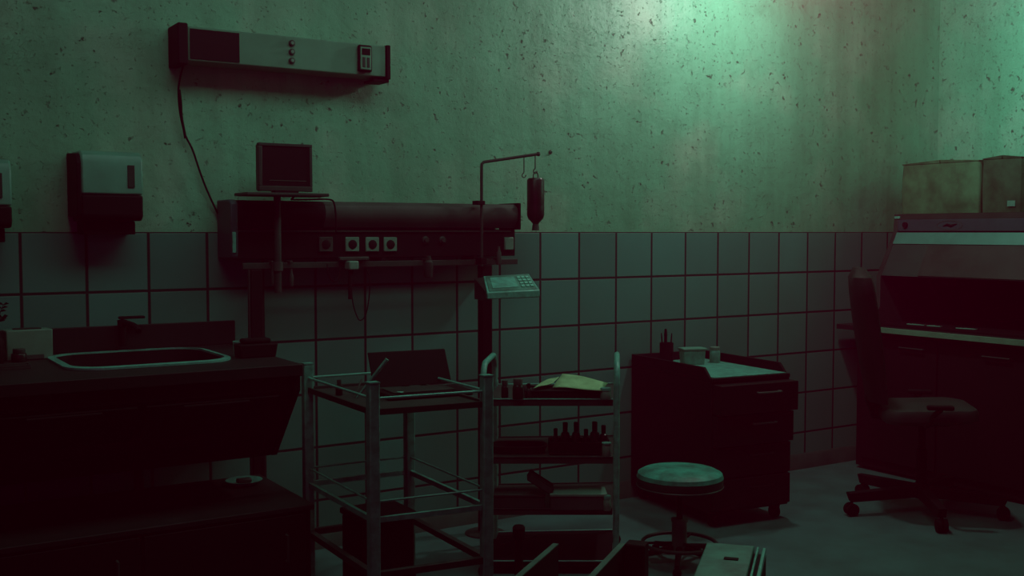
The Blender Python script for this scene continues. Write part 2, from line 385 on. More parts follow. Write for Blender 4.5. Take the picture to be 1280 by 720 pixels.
def hook(px, y0, y1):
    t = at(px, y0, Y=-.272); b = at(px, y1, Y=-.272)
    pts = [t] + [Vector((t.x, t.y, t.z + (b.z - t.z) * s)) for s in (.4, .72)]
    r = .011; c = Vector((t.x + 0.0, t.y, b.z + r))
    for k in range(9):
        aa = R(100 + k * 34); pts.append(c + Vector((r * math.cos(aa) * 1.0, 0, r * math.sin(aa))))
    MB(o).tube(pts, .0026, 8).build('hook', 'dkmetal', T)
hook(655, 196, 222); hook(669, 193, 217)
c = at(669.5, 288, Y=-.275); zz0 = at(669.5, 288, Y=-.275).z; zz1 = at(669.5, 222, Y=-.275).z; L_ = zz1 - zz0
o = (c.x, -.275, zz0)
T = thing('infusion_bottle', 'dark infusion bottle hanging upside down from hook of the thin pole', 'bottle', o)
r = .0435
MB(o).lathe([(0, .082), (.016, .075), (.03, .062), (r - .004, .098 - .045), (r, .075), (r, L_ - .012), (r - .006, L_ - .002), (0, L_)][3:] if 0 else
   [(0, .028), (.014, .03), (.016, .036), (.03, .05), (r - .004, .062), (r, .078), (r, L_ * .45), (r * .985, L_ * .47), (r, L_ * .5), (r, L_ - .014), (r - .007, L_ - .003), (0, L_)], (c.x, c.y, zz0), 36).build('bottle_body', 'brownglass', T)
MB(o).lathe([(0, 0), (.019, 0), (.017, .02), (.015, .032), (0, .032)], (c.x, c.y, zz0), 24).build('neck', 'dkmetal', T)
MB(o).tube(curve([(c.x - .014, c.y, zz1 - .004), (c.x - .012, c.y, zz1 + .018), (c.x, c.y, zz1 + .028), (c.x + .012, c.y, zz1 + .018), (c.x + .014, c.y, zz1 - .004)]), .003, 8).build('hanging_loop', 'dkmetal', T)

# small wall hook right of the arm
c = at(688, 190, Y=0); o = (c.x, 0, c.z)
T = thing('wall_hook', 'tiny pale hook on plaster just right of the pole arm', 'hook', o)
MB(o).tube([(c.x, -.001, c.z), (c.x, -.010, c.z), (c.x, -.014, c.z + .005)], [.006, .005, .004], 10).build('peg', 'white', T)
MB(o).tube([(c.x - .0, -.0005, c.z), (c.x, -.004, c.z)], .011, 14).build('back_plate', 'panel', T)

# ------------------------------------------------------------------ monitor on its stand
o = (-4.83, -.22, 1.23)
T = thing('monitor', 'small old monitor with thin pale frame on a tray above the supply panel', 'monitor', o)
Ym = -.20
a = at(322, 178, Y=Ym); b = at(390, 241, Y=Ym)
z0, z1 = b.z + .004, a.z; x0, x1 = a.x, b.x
t = .014
m = MB(o)
m.box(x0, x1, Ym - .01, Ym + .016, z0, z0 + t * 1.6); m.box(x0, x1, Ym - .01, Ym + .016, z1 - t, z1)
m.box(x0, x0 + t * 1.2, Ym - .01, Ym + .016, z0 + t * 1.6, z1 - t); m.box(x1 - t, x1, Ym - .01, Ym + .016, z0 + t * 1.6, z1 - t)
m.box(x0 + .004, x1 - .004, Ym + .016, Ym + .04, z0 + .004, z1 - .006)
m.build('frame', 'dkmetal', T, .003)
MB(o).box(x0 + t * 1.2, x1 - t, Ym - .006, Ym + .012, z0 + t * 1.6, z1 - t).build('screen', 'blackgloss', T)
MB(o).box(x0 + .05, x1 - .03, Ym - .008, Ym - .005, z0 + .045, z0 + .048).build('status_strip', 'panel', T)
zt = at(350, 241, Y=-.24).z
MB(o).box(at(300, 243, Y=-.24).x, at(402, 243, Y=-.24).x, -.33, -.16, zt - .016, zt - .002).build('tray', 'dkmetal', T, .004)
MB(o).box(x0 + .07, x1 - .07, Ym - .02, Ym + .03, zt - .002, z0).build('stand', 'black', T)
zq = at(347, 366, Y=-.24).z
MB(o).tube([(-4.835, -.225, zt - .016), (-4.835, -.225, zq)], .0155, 16).build('pole', 'dkmetal', T)
MB(o).tube([(-4.835, -.225, 1.37), (-4.835, -.225, 1.33)], .022, 16).build('collar', 'panel', T)
MB(o).tube(curve([(-4.76, -.23, zt - .018), at(365, 249.5, Y=-.21), at(385, 249.5, Y=-.205), at(412, 249.5, Y=-.205), at(418, 256, Y=-.212), at(420, 275, Y=-.212), at(420, 290, Y=-.2)]), .004, 8).build('cable', 'rubber', T)

# ------------------------------------------------------------------ sloping control keypad on the right post
o = (-3.76, -.3, 1.2)
T = thing('control_keypad', 'sloping control box with pale keypad fixed to the right post', 'keypad', o)
bl = at(604, 345, Y=-.33); br = at(661, 342, Y=-.33); fr = at(675, 362.5, Y=-.50); fl = at(609, 366, Y=-.50)
dz = Vector((0, 0, .012))
zb = fl.z - .03
MB(o).hexa([(fl.x - .0, fl.y, zb), (fr.x, fr.y, zb), (br.x, br.y, zb), (bl.x, bl.y, zb), fl, fr, br, bl]).build('housing', 'steel', T, .004)
def lerp(a, b, t): return a + (b - a) * t
def quad_pt(u, v): return lerp(lerp(fl, fr, u), lerp(bl, br, u), v)
nrm = (fr - fl).cross(bl - fl).normalized()
def slab(mb, u0, u1, v0, v1, h0, h1):
    q = [quad_pt(u0, v0), quad_pt(u1, v0), quad_pt(u1, v1), quad_pt(u0, v1)]
    mb.hexa([p + nrm * h0 for p in q] + [p + nrm * h1 for p in q])
m = MB(o); slab(m, .04, .96, .06, .94, 0, .003); m.build('face_plate', 'tealmetal', T, .001)
m = MB(o); slab(m, .12, .62, .2, .82, .003, .005); m.build('screen', 'steel', T)
for i in range(3):
    for j in range(4):
        m = MB(o); slab(m, .68 + i * .09, .74 + i * .09, .18 + j * .17, .28 + j * .17, .003, .008); m.build('key', 'chrome', T)
lx = at(593, 345, Y=-.36).x
MB(o).hexa([(bl.x - .05, fl.y + .06, zb - .01), (fl.x + .02, fl.y + .01, zb - .002), (bl.x, bl.y, zb), (bl.x - .05, bl.y, zb - .01),
            (bl.x - .05, fl.y + .06, zb + .03), (fl.x + .0, fl.y + .01, fl.z - .004), (bl.x, bl.y, bl.z - .004), (bl.x - .05, bl.y, bl.z - .01)]).build('side_grip', 'dkmetal', T, .003)
MB(o).box(-3.80, -3.73, -.34, -.226, 1.225, 1.262).build('mount', 'black', T, .003)

# ------------------------------------------------------------------ sink counter
CZ = 1.0
o = (-5.6, -.45, .6)
T = thing('sink_counter', 'large dark wall-hung sink counter with backsplash and undercut right end', 'sink counter', o)
sx0, sx1, sy0, sy1 = -5.785, -5.165, -.70, -.115
def rrect(x0, x1, y0, y1, r, n=8):
    P = []
    for cx, cy, a0 in ((x1 - r, y1 - r, 0), (x0 + r, y1 - r, 90), (x0 + r, y0 + r, 180), (x1 - r, y0 + r, 270)):
        for k in range(n + 1): a = R(a0 + 90 * k / n); P.append((cx + r * math.cos(a), cy + r * math.sin(a)))
    return P
# worktop slab with the bowl opening
def top_with_hole(mb, x0, x1, y0, y1, z0, z1, hole):
    n = len(hole); cx = (sx0 + sx1) / 2; cy = (sy0 + sy1) / 2; outer = []
    for hx, hy in hole:
        dx, dy = hx - cx, hy - cy; s = 1e9
        if dx > 1e-6: s = min(s, (x1 - cx) / dx)
        if dx < -1e-6: s = min(s, (x0 - cx) / dx)
        if dy > 1e-6: s = min(s, (y1 - cy) / dy)
        if dy < -1e-6: s = min(s, (y0 - cy) / dy)
        outer.append((cx + dx * s, cy + dy * s))
    for c in ((x0, y0), (x1, y0), (x1, y1), (x0, y1)):
        i = min(range(n), key=lambda k: (outer[k][0] - c[0]) ** 2 + (outer[k][1] - c[1]) ** 2); outer[i] = c
    vs = [[mb._v((x, y, z)) for x, y in L] for L in (hole, outer) for z in (z0, z1)]
    hb, ht, ob, ot = vs
    for i in range(n):
        j = (i + 1) % n
        mb.bm.faces.new((ht[i], ot[i], ot[j], ht[j])); mb.bm.faces.new((hb[i], hb[j], ob[j], ob[i]))
        mb.bm.faces.new((ot[i], ob[i], ob[j], ot[j])); mb.bm.faces.new((ht[i], ht[j], hb[j], hb[i]))
hole = rrect(sx0 + .02, sx1 - .02, sy0 + .02, sy1 - .02, .12)
m = MB(o); top_with_hole(m, -6.9, -4.99, -.90, -.012, CZ - .045, CZ, hole); m.build('worktop', 'dkwood', T, .003)
MB(o).box(-6.9, -4.965, -.03, -.010, CZ + .0005, CZ + .105).build('backsplash', 'dkwood', T, .003)
prof = [(-.012, .606), (-.625, .606), (-.885, .90), (-.885, CZ - .046), (-.012, CZ - .046)]
m = MB(o); m.prism(prof, -5.02, -4.995); m.build('end_panel', 'black', T, .002)
m = MB(o); m.prism([(-.012, .606), (-.62, .606), (-.88, .90), (-.88, CZ - .046), (-.8, CZ - .046), (-.75, .7), (-.012, .65)], -6.88, -5.021); m.build('apron', 'black', T, .002)
for i in range(3):
    q = MB(o); x = -6.6 + i * .52
    q.obox((x + .24, -.756, .753), (.245, 0, 0), (0, -.006, -.005), (0, .118, -.133)); d = q.build('front_panel', 'blackgloss', T, .002)
    MB(o).tube([(x + .12, -.885, .87), (x + .12, -.9, .875), (x + .36, -.9, .875), (x + .36, -.885, .87)], .006, 8).build('handle', 'black', d)
# bowl: rolled rim + basin
m = MB(o); rim_o = rrect(sx0, sx1, sy0, sy1, .14); rim_m = rrect(sx0 + .013, sx1 - .013, sy0 + .013, sy1 - .013, .13); rim_i = rrect(sx0 + .026, sx1 - .026, sy0 + .026, sy1 - .026, .12); bas = rrect(sx0 + .06, sx1 - .06, sy0 + .06, sy1 - .06, .1)
loops = [[m._v((x, y, z)) for x, y in P] for P, z in ((rim_o, CZ + .001), (rim_m, CZ + .009), (rim_i, CZ + .003), (bas, CZ - .17))]
n = len(rim_o)
for A, B in zip(loops, loops[1:]):
    for i in range(n): m.bm.faces.new((A[i], A[(i + 1) % n], B[(i + 1) % n], B[i]))
m.bm.faces.new(loops[-1]); bowl = m.build('bowl', 'black', T, label='dark basin')
m = MB(o)
ro = [[m._v((x, y, z)) for x, y in P] for P, z in ((rim_o, CZ + .0015), (rim_o, CZ + .009), (rrect(sx0 + .024, sx1 - .024, sy0 + .024, sy1 - .024, .12), CZ + .012), (rrect(sx0 + .024, sx1 - .024, sy0 + .024, sy1 - .024, .12), CZ + .0015))]
for A, B in zip(ro, ro[1:] + ro[:1]):
    for i in range(n): m.bm.faces.new((A[i], A[(i + 1) % n], B[(i + 1) % n], B[i]))
m.build('rim', 'chrome', bowl, label='shiny steel rim')
# tap
c = at(140, 420, Y=-.07)
f = MB(o); f.lathe([(.03, 0), (.03, .01), (.016, .02), (.016, .10), (.02, .105), (.02, .13), (0, .135)], (-5.46, -.065, CZ), 24)
f.tube(curve([(-5.46, -.065, CZ + .115), (-5.45, -.12, CZ + .12), (-5.44, -.2, CZ + .112), (-5.435, -.235, CZ + .095)]), .012, 12)
fo = f.build('tap', 'black', T, label='dark mixer tap')
MB(o).box(-5.475, -5.37, -.085, -.05, CZ + .1355, CZ + .146).build('tap_lever', 'black', fo, .004)
MB(o).tube([(-5.46, -.3, .61), (-5.46, -.3, .42), (-5.46, -.22, .38), (-5.46, -.013, .38)], .02, 14).build('drain_pipe', 'dkmetal', T)

# low cabinet underneath
o = (-5.7, -.6, 0)
T = thing('low_cabinet', 'low dark cabinet on floor beneath the sink counter', 'cabinet', o)
MB(o).box(-6.85, -4.965, -.90, -.31, .03, .44).build('body', 'black', T, .004)
MB(o).box(-6.86, -4.955, -.915, -.30, .4405, .462).build('top_board', 'dkwood', T, .004)
MB(o).box(-6.8, -5.0, -.86, -.33, 0, .03).build('plinth', 'black', T)
for i in range(3):
    x = -6.82 + i * .615
    d = MB(o).box(x, x + .60, -.915, -.901, .05, .43).build('door', 'blackgloss', T, .002)
    MB(o).tube([(x + .52, -.916, .36), (x + .52, -.935, .36), (x + .52, -.935, .26), (x + .52, -.916, .26)], .005, 8).build('handle', 'dkmetal', d)
c = at(305, 601, Z=.475); o = (c.x, c.y, .462)
T = thing('soap_dish', 'shallow grey dish on the low cabinet under the sink', 'dish', o)
MB(o).lathe([(.0, 0), (.05, 0), (.075, .018), (.07, .018), (.046, .005), (0, .005)], (c.x, c.y, .462), 32, False).build('bowl', 'steel', T)
MB(o).box(c.x - .03, c.x + .03, c.y - .018, c.y + .018, .468, .486).build('soap_bar', 'panel', T, .006)

# things on the counter
c = at(38, 450, Z=CZ + .0); o = (c.x, c.y, CZ)
T = thing('tissue_box', 'pale box standing at the left end of the sink counter', 'box', o, R(4))
w = .085
MB().box(-w, w, 0, .09, 0, .118).build('carton', 'cream', T, .004)
MB().box(-.06, .05, -.006, .0005, .004, .02).build('base_flap', 'panel', T)
MB().box(-.05, .05, .03, .07, .1185, .122).build('slot', 'dkmetal', T)
def jar(name, px, py, Z, r, h, label, cat='jar', mt='brownglass', lid='dkmetal', group=None, lidh=.3, c=None, neck=.7):
    c = c or at(px, py, Z=Z); T = thing(name, label, cat, (c[0], c[1], Z), 0, group)
    hb = h * (1 - lidh)
    MB().lathe([(0, 0), (r * .93, 0), (r, r * .12), (r, hb * .8), (r * .9, hb * .92), (r * neck, hb), (0, hb)], (0, 0, 0), 28).build('body', mt, T)
    MB().lathe([(0, hb), (r * (neck + .1), hb + .0005), (r * (neck + .12), h - .003), (r * (neck + .05), h), (0, h)], (0, 0, 0), 28).build('lid', lid, T)
    return T
jar('medicine_jar', 9, 447, CZ, .04, .085, 'squat dark jar with pale lid in front of the pale box on counter', lid='steel')
jar('medicine_jar', 24, 452, CZ, .028, .05, 'lowest dark jar on the counter just left of the sink', lid='dkmetal')
c = at(15, 461, Z=CZ); o = (c.x, c.y, CZ)
T = thing('instrument_dish', 'flat dark tray with pale rim at the left front of sink counter', 'tray', o)
m = MB(); m.box(-.13, .06, -.03, .03, 0, .006); m.box(-.13, .06, -.03, -.026, .006, .016); m.box(-.13, .06, .026, .03, .006, .016); m.box(-.13, -.126, -.026, .026, .006, .016); m.box(.056, .06, -.026, .026, .006, .016)
m.build('tray', 'dkmetal', T, .001)
c = at(-7, 456, Z=CZ); o = (c.x, c.y, CZ)
T = thing('sprig_vase', 'dark vase with dry sprigs at far left end of counter', 'vase', o)
MB().lathe([(0, 0), (.03, 0), (.04, .03), (.035, .09), (.02, .12), (.024, .13), (.018, .13), (0, .125)], (0, 0, 0), 28, False).build('vase', 'black', T)
m = MB()
for i in range(9):
    a = i * .7; r = .02 + .035 * random.random(); h = .17 + .06 * random.random()
    P = [Vector((0, 0, .12)), Vector((r * .4 * math.cos(a), r * .4 * math.sin(a), .12 + (h - .12) * .5)), Vector((r * math.cos(a), r * math.sin(a), h))]
    m.tube(P, [.002, .0018, .001], 6)
    for s in (.5, .75, 1):
        p = P[1].lerp(P[2], s); m.tube([p, p + Vector((.01, .0, .006)), p + Vector((.02, 0, .004))], [.001, .005, .0008], 6); m.tube([p, p + Vector((-.01, .004, .006)), p + Vector((-.018, .008, .004))], [.001, .005, .0008], 6)
m.build('sprigs', 'black', T)
c = at(320, 446, Z=CZ); o = (c.x, c.y, CZ)
T = thing('sponge_holder', 'low black holder at the right back corner of counter', 'holder', o)
m = MB(); m.prism([(-.075, 0), (.07, 0), (.08, .055), (-.08, .055)], -.04, .04, 'y'); m.build('tray', 'black', T, .006)
MB().box(-.06, .055, -.028, .028, .0555, .075).build('sponge', 'rubber', T, .008)
c = at(296, 444, Z=CZ); T = thing('drinking_glass', 'tiny clear glass catching light at the right end of backsplash', 'glass', (c.x, c.y - .02, CZ))
MB().lathe([(0, 0), (.018, 0), (.022, .055), (.019, .055), (.016, .006), (0, .006)], (0, 0, 0), 24, False).build('tumbler', 'steel', T)
MB().lathe([(.0225, 0), (.0225, .004), (.019, .004), (.019, 0)], (0, 0, .055), 24, False).build('rim', 'chrome', T)

# ------------------------------------------------------------------ instrument trolley
def zof(px, py, P):   # height seen at pixel row above the ground point P
    d = ((P[0] - CX) * FX + (P[1] - CY) * FY)
    v = (290 - py)
    return H + d * v / F
FL, FR, BR, BL = (Vector((*p, 0)) for p in ((-4.900, -1.324), (-4.464, -1.374), (-4.437, -.694), (-4.883, -.675)))
o = (-4.67, -1.02, 0)
T = thing('instrument_trolley', 'empty-framed steel instrument trolley with square posts nearest the camera', 'trolley', o)
ux = (FR - FL).normalized(); uy = (BL - FL).normalized(); hw = .019
for P in (FL, FR, BR, BL):
    q = MB(o).obox(P + Vector((0, 0, .52)), ux * hw, uy * hw, Vector((0, 0, .45))).build('post', 'steel', T, .004)
    MB(o).obox(P + Vector((0, 0, .9725)), ux * (hw + .001), uy * (hw + .001), Vector((0, 0, .0025))).build('post_cap', 'steel', q)
    w = MB(o); w.tube([P + Vector((-.012, 0, .035)), P + Vector((.012, 0, .035))], .035, 24); w.box(P.x - .015, P.x + .015, P.y - .015, P.y + .015, .036, .068); w.build('caster', 'rubber', T)
def rect_rail(z, r, name, mt='steel', sides='FRBL', T=T, o=o):
    S = {'F': (FL, FR), 'R': (FR, BR), 'B': (BR, BL), 'L': (BL, FL)}
    for s in sides:
        a, b = S[s]; d = (b - a).normalized() * hw
        MB(o).tube([a + d + Vector((0, 0, z)), b - d + Vector((0, 0, z))], r, 10).build(name, mt, T)
rect_rail(.915, .005, 'guard_rail', 'chrome')
rect_rail(.548, .004, 'guard_rail', 'steel')
def tray_(z, th=.018, lip=.012, name='tray', mt='steel'):
    e = hw + .001
    a, b, c, d = FL + ux * e * 0 + uy * e, FR + uy * e, BR - uy * e, BL - uy * e
    m = MB(o); m.hexa([v + Vector((0, 0, z)) for v in (a, b, c, d)] + [v + Vector((0, 0, z + .004)) for v in (a, b, c, d)])
    return m.build(name, mt, T)
tray_(.865, name='shelf', mt='dkmetal')
def bars(z, h, t, mt, name):
    S = ((FL, FR), (FR, BR), (BR, BL), (BL, FL))
    for a, b in S:
        d = (b - a).normalized(); n = Vector((-d.y, d.x, 0))
        MB(o).obox((a + b) / 2 + Vector((0, 0, z)), d * ((b - a).length / 2 - hw - .0005), n * t, Vector((0, 0, h))).build(name, mt, T, .001)
bars(.867, .011, .006, 'dkmetal', 'shelf_edge')
bars(.483, .010, .007, 'steel', 'crossbar')
bars(.285, .012, .012, 'dkmetal', 'lower_crossbar')
# dark box on the bottom of the trolley
c = at(496, 690, Z=.33)
T = thing('waste_bin', 'dark bin standing on floor inside the instrument trolley frame', 'bin', (-4.72, -.98, 0))
MB().prism([(-.11, -.1), (.11, -.1), (.11, .1), (-.11, .1)], 0, .40, 'z').build('bin_body', 'black', T, .01)
MB().box(-.116, .116, -.106, .106, .401, .425).build('bin_lid', 'black', T, .006)

TZ = .869
# open instrument case on the trolley
c0 = at(570, 492, Z=TZ)
def P(px, py, Z=TZ): return at(px, py, Z=Z)
o = tuple(P(530, 492)); bxc = P(525, 494)
T = thing('instrument_case', 'open dark flat case with raised lid lying on instrument trolley', 'case', (bxc.x, bxc.y, TZ), R(-6))
MB().box(-.16, .185, -.09, .09, 0, .022).build('base', 'black', T, .004)
MB().obox((.008, .128, .092), (.165, 0, 0), (0, .0045, .002), (0, .034, .064)).build('lid', 'black', T, .003)
MB().box(-.13, .12, -.07, .07, .0225, .026).build('lining', 'dkmetal', T)
def tool(name, a, b, r, label, mt='chrome', cat='instrument', jaw=True):
    a, b = Vector(a), Vector(b); T = thing(name, label, cat, a); d = b - a
    MB().tube([(0, 0, 0), d * .35, d * .6, d], [r * .55, r * .8, r, r], 10).build('handle', mt, T)
    MB().tube([d * -.001, d * -.14], [r * .55, r * .12], 8).build('tip', mt, T)
    return T
a = tr_(447, 496, 4.12); b = tr_(484, 449, 4.12)
tool('scalpel', a, b, .0075, 'steel scalpel propped up at the left of the open case', 'steel')
a = P(497, 500); a.z = TZ + .03; b = at(507, 491, Y=a.y + .02)
tool('probe', a, b, .003, 'thin bright probe lying across front of the open case')
a = P(444, 497); a.z = TZ + .01; b = P(452, 484); b.z = TZ + .03
tool('tweezers', a, b, .004, 'short dark tweezers beside the small bottle on trolley', 'dkmetal')
jar('dropper_bottle', 424, 494, TZ, .014, .06, 'small dark dropper bottle at the left corner of instrument trolley', 'bottle', neck=.5)
jar('steel_canister', 511, 483, TZ, .022, .10, 'pale-lidded canister behind the open case on instrument trolley', 'canister', 'dkmetal', 'steel', c=Vector((-4.51 , -.80, TZ)), neck=.8)

# ------------------------------------------------------------------ shelf trolley
NL = Vector((-4.108, -.756, 0)); NR = Vector((-3.618, -1.068, 0)); KR = Vector((-3.309, -.672, 0)); KL = Vector((-3.860, -.430, 0))
KL = NL + (KR - NR) * .92
o = tuple((NL + KR) / 2)
T = thing('shelf_trolley', 'four-tier dark shelf trolley with curved tube ends in front of the wall', 'trolley', o)
ax = (NR - NL).normalized(); ay = (KR - NR).normalized()
for A, B, mt in ((NL, KL, 'steel'), (NR, KR, 'steel')):
    zt = .923; r = .09
    pts = [A + Vector((0, 0, .03)), A + Vector((0, 0, .4)), A + Vector((0, 0, zt - r))]
    d = (B - A).normalized()
    for k in range(1, 7): a = R(15 * k); pts.append(A + d * (r - r * math.cos(a)) + Vector((0, 0, zt - r + r * math.sin(a))))
    for k in range(6, -1, -1): a = R(15 * k); pts.append(B - d * (r - r * math.cos(a)) + Vector((0, 0, zt - r + r * math.sin(a))))
    pts += [B + Vector((0, 0, .4)), B + Vector((0, 0, .03))]
    MB(o).tube(pts, .0135, 14).build('end_frame', mt, T)
    for Q in (A, B):
        w = MB(o); w.lathe([(0, 0), (.018, .001), (.024, .012), (.02, .03), (0, .031)], Q, 20); w.build('caster', 'rubber', T)
def shelf(z, th, mt, lip):
    e = .016
    a, b, c, d = NL + ax * e, NR - ax * e, KR - ax * e, KL + ax * e
    m = MB(o); m.hexa([v + Vector((0, 0, z - th)) for v in (a, b, c, d)] + [v + Vector((0, 0, z)) for v in (a, b, c, d)])
    s = m.build('shelf', mt, T, .002)
    m = MB(o)
    for p, q in ((a, b), (c, d)):
        m.tube([p + Vector((0, 0, z + .002)), q + Vector((0, 0, z + .002))], .0035, 8)
    m.build('shelf_rim', lip, s)
shelf(.772, .028, 'dkmetal', 'steel'); shelf(.518, .028, 'dkmetal', 'dkmetal'); shelf(.290, .026, 'dkmetal', 'dkmetal'); shelf(.058, .024, 'black', 'chrome')
S1, S2, S3 = .7755, .5215, .2935
def dbox(name, c, hx, hy, h, ang, mt, label, cat='box', lidm=None, z=0, group=None):
    T = thing(name, label, cat, (c[0], c[1], z), ang, group)
    MB().box(-hx, hx, -hy, hy, 0, h * .82).build('body', mt, T, .003)
    MB().box(-hx - .003, hx + .003, -hy - .003, hy + .003, h * .82 + .0003, h).build('lid', lidm or mt, T, .003)
    return T
yaw2 = math.atan2(ax.y, ax.x)
jar('pill_bottle', 631, 497, S1, .016, .075, 'slim dark bottle at the left end of top shelf of shelf trolley', 'bottle')
jar('pill_bottle', 647.5, 498.5, S1, .024, .088, 'widest dark bottle with pale cap on top shelf of shelf trolley', 'bottle', lid='panel', neck=.75)
c = at(661, 497.5, Z=S1); T = thing('spray_bottle', 'small dark bottle with angled nozzle beside the papers', 'bottle', c)
MB().lathe([(0, 0), (.016, 0), (.018, .006), (.018, .03), (.01, .042), (0, .042)], (0, 0, 0), 24).build('body', 'brownglass', T)
m = MB(); m.tube([(0, 0, .042), (0, 0, .064)], .007, 12); m.tube([(-.012, 0, .058), (.024, -.004, .05)], .005, 10); m.build('nozzle', 'black', T)
dbox('flat_box', at(709, 498, Z=S1) + Vector((.03, .085, 0)), .165, .085, .034, yaw2 + R(2), 'black', 'flat dark box under the loose papers on top shelf', z=S1)
def paper(pts, lift, label, mt='paper'):
    P4 = [Vector(p) for p in pts]; o = P4[0]
    m = MB(o); n = 8; g = []
    for i in range(n + 1):
        row = []
        for j in range(n + 1):
            u, v = i / n, j / n
            p = lerp(lerp(P4[0], P4[1], u), lerp(P4[3], P4[2], u), v); p = p + Vector((0, 0, lift * math.sin(math.pi * u) + .002 * math.sin(5 * v + 7 * u)))
            row.append(m._v(p))
        g.append(row)
    for i in range(n):
        for j in range(n): m.bm.faces.new((g[i][j], g[i + 1][j], g[i + 1][j + 1], g[i][j + 1]))
    ob = m.build('paper_sheet', mt); s = ob.modifiers.new('thick', 'SOLIDIFY'); s.thickness = .002
    return tag(ob, label, 'paper')
zP = S1 + .036
f0 = at(691, 484, Z=zP + .008); f1 = at(752, 488.5, Z=zP + .004); f2 = at(760, 478, Z=zP + .012); f3 = at(703, 466.5, Z=zP + .045)
paper((f0, f1, f2, f3), .003, 'pale greenish paper sheet lying on top of the dark flat box')
f0 = at(667, 486, Z=S1 + .044); f1 = at(692, 479, Z=S1 + .056); f2 = at(699, 471, Z=S1 + .052); f3 = at(676, 478, Z=S1 + .046)
paper((f0, f1, f2, f3), .002, 'narrow pale paper strip sticking out left of the larger sheet')
jar('glass_jar', 757, 499, S1, .024, .05, 'small clear jar at the right end of top shelf of shelf trolley', 'jar', 'cream', 'steel', lidh=.25, neck=.85)
# second shelf
c = at(652, 566, Z=S2); T = thing('enamel_tray', 'shallow dark kidney tray at the left of second shelf', 'tray', (c.x + .012, c.y + .04, S2), yaw2)
m = MB(); loops = []
for P_, z in ((rrect(-.115, .115, -.06, .06, .055), 0), (rrect(-.13, .13, -.075, .075, .07), .032), (rrect(-.125, .125, -.07, .07, .065), .032), (rrect(-.11, .11, -.055, .055, .05), .004)):
    loops.append([m._v((x, y, z)) for x, y in P_])
n = len(loops[0])
for A, B in zip(loops, loops[1:]):
    for i in range(n): m.bm.faces.new((A[i], A[(i + 1) % n], B[(i + 1) % n], B[i]))
m.bm.faces.new(loops[0][::-1]); m.bm.faces.new(loops[-1]); m.build('tray', 'dkmetal', T)
MB().box(-.06, .075, -.02, .02, .0335 - .029, .012).build('swab_strip', 'panel', T, .002)
c = at(723, 569, Z=S2) + ay * .07 + ax * .0
T = thing('bottle_rack', 'dark rack on second shelf crowded with small dark bottles', 'rack', (c.x, c.y, S2), yaw2)
m = MB(); m.box(-.135, .135, -.06, .06, 0, .01); m.box(-.135, .135, -.06, -.054, .01, .055); m.box(-.135, .135, .054, .06, .01, .055); m.box(-.135, -.129, -.054, .054, .01, .055); m.box(.129, .135, -.054, .054, .01, .055)
m.build('rack', 'black', T, .002)
rk = Matrix.Rotation(yaw2, 3, 'Z')
lbl = ['narrow', 'tall', 'square-shouldered', 'stout', 'slender']
i = 0
for j, (lx, hh, rr_) in enumerate(((-.105, .10, .016), (-.062, .125, .020), (-.015, .128, .018), (.03, .095, .017), (.068, .13, .021), (.108, .112, .018))):
    p = rk @ Vector((lx, -.025 + .012 * (j % 2), 0)) + Vector((c.x, c.y, 0))
    jar('rack_bottle', 0, 0, S2 + .0105, rr_, hh, ['shortest', 'tall left', 'tall middle', 'low middle', 'tallest right', 'rightmost'][j] + ' dark bottle in front row of the rack on second shelf', 'bottle', c=(p.x, p.y), mt='brownglass', lid='black', group='dark bottles in the rack', neck=.45, lidh=.32)
jar('glass_jar', 758, 570, S2, .02, .06, 'slim pale glass at the right end of second shelf', 'glass', 'cream', 'steel', lidh=.1, neck=.95)
# third shelf
c = at(648, 636, Z=S3) + ay * .06; dbox('carton', c, .11, .055, .062, yaw2, 'dkmetal', 'dark low carton at the left of third shelf', z=S3)
c = at(718, 638, Z=S3) + ay * .065 + ax * .012; dbox('carton', c, .122, .065, .072, yaw2, 'panel', 'brown box with pale lid edge at the right of third shelf', lidm='cream', z=S3)
c = at(672, 637, Z=S3) + ay * .05 + ax*.008
T = thing('book', 'dark book leaning tilted on the left carton of third shelf', 'book', (c.x, c.y, S3 + .075), yaw2)
q = R(-33)
MB().obox((0, 0, .035), (math.cos(q) * .06, 0, math.sin(q) * .06), (0, .05, 0), (-math.sin(q) * .016, 0, math.cos(q) * .016)).build('cover', 'black', T, .002)
MB().obox((0, -.002, .035), (math.cos(q) * .057, 0, math.sin(q) * .057), (0, .0505, 0), (-math.sin(q) * .012, 0, math.cos(q) * .012)).build('pages', 'dkmetal', T)
jar('glass_jar', 759, 638, S3, .017, .066, 'small pale bottle at the right end of third shelf', 'jar', 'cream', 'steel', lidh=.25, neck=.8)

# ------------------------------------------------------------------ drawer cabinet on casters
W, D, Z0, Z1 = .50, .74, .075, .765
yaw = R(-6)
frc = Vector((-2.273, -.804, 0)); lx_ = Vector((math.cos(yaw), math.sin(yaw), 0)); ly_ = Vector((-math.sin(yaw), math.cos(yaw), 0))
cen = frc - lx_ * W / 2 + ly_ * D / 2
T = thing('drawer_cabinet', 'dark rolling drawer cabinet with raised gallery around its pale top', 'cabinet', cen, yaw)
MB().box(-W / 2, W / 2, -D / 2 + .002, D / 2, Z0, Z1 - .02).build('carcass', 'black', T, .004)
MB().box(-W / 2, W / 2, -D / 2 - .004, D / 2, Z1 - .0195, Z1).build('top_frame', 'black', T, .003)
MB().box(-W / 2 + .02, W / 2 - .02, -D / 2 + .005, D / 2 - .02, Z1 + .0002, Z1 + .004).build('top_sheet', 'steel', T, label='pale worn top surface')
g = [(-D / 2 + .02, Z1), (D / 2, Z1), (D / 2, Z1 + .05), (-D / 2 + .07, Z1 + .05)]
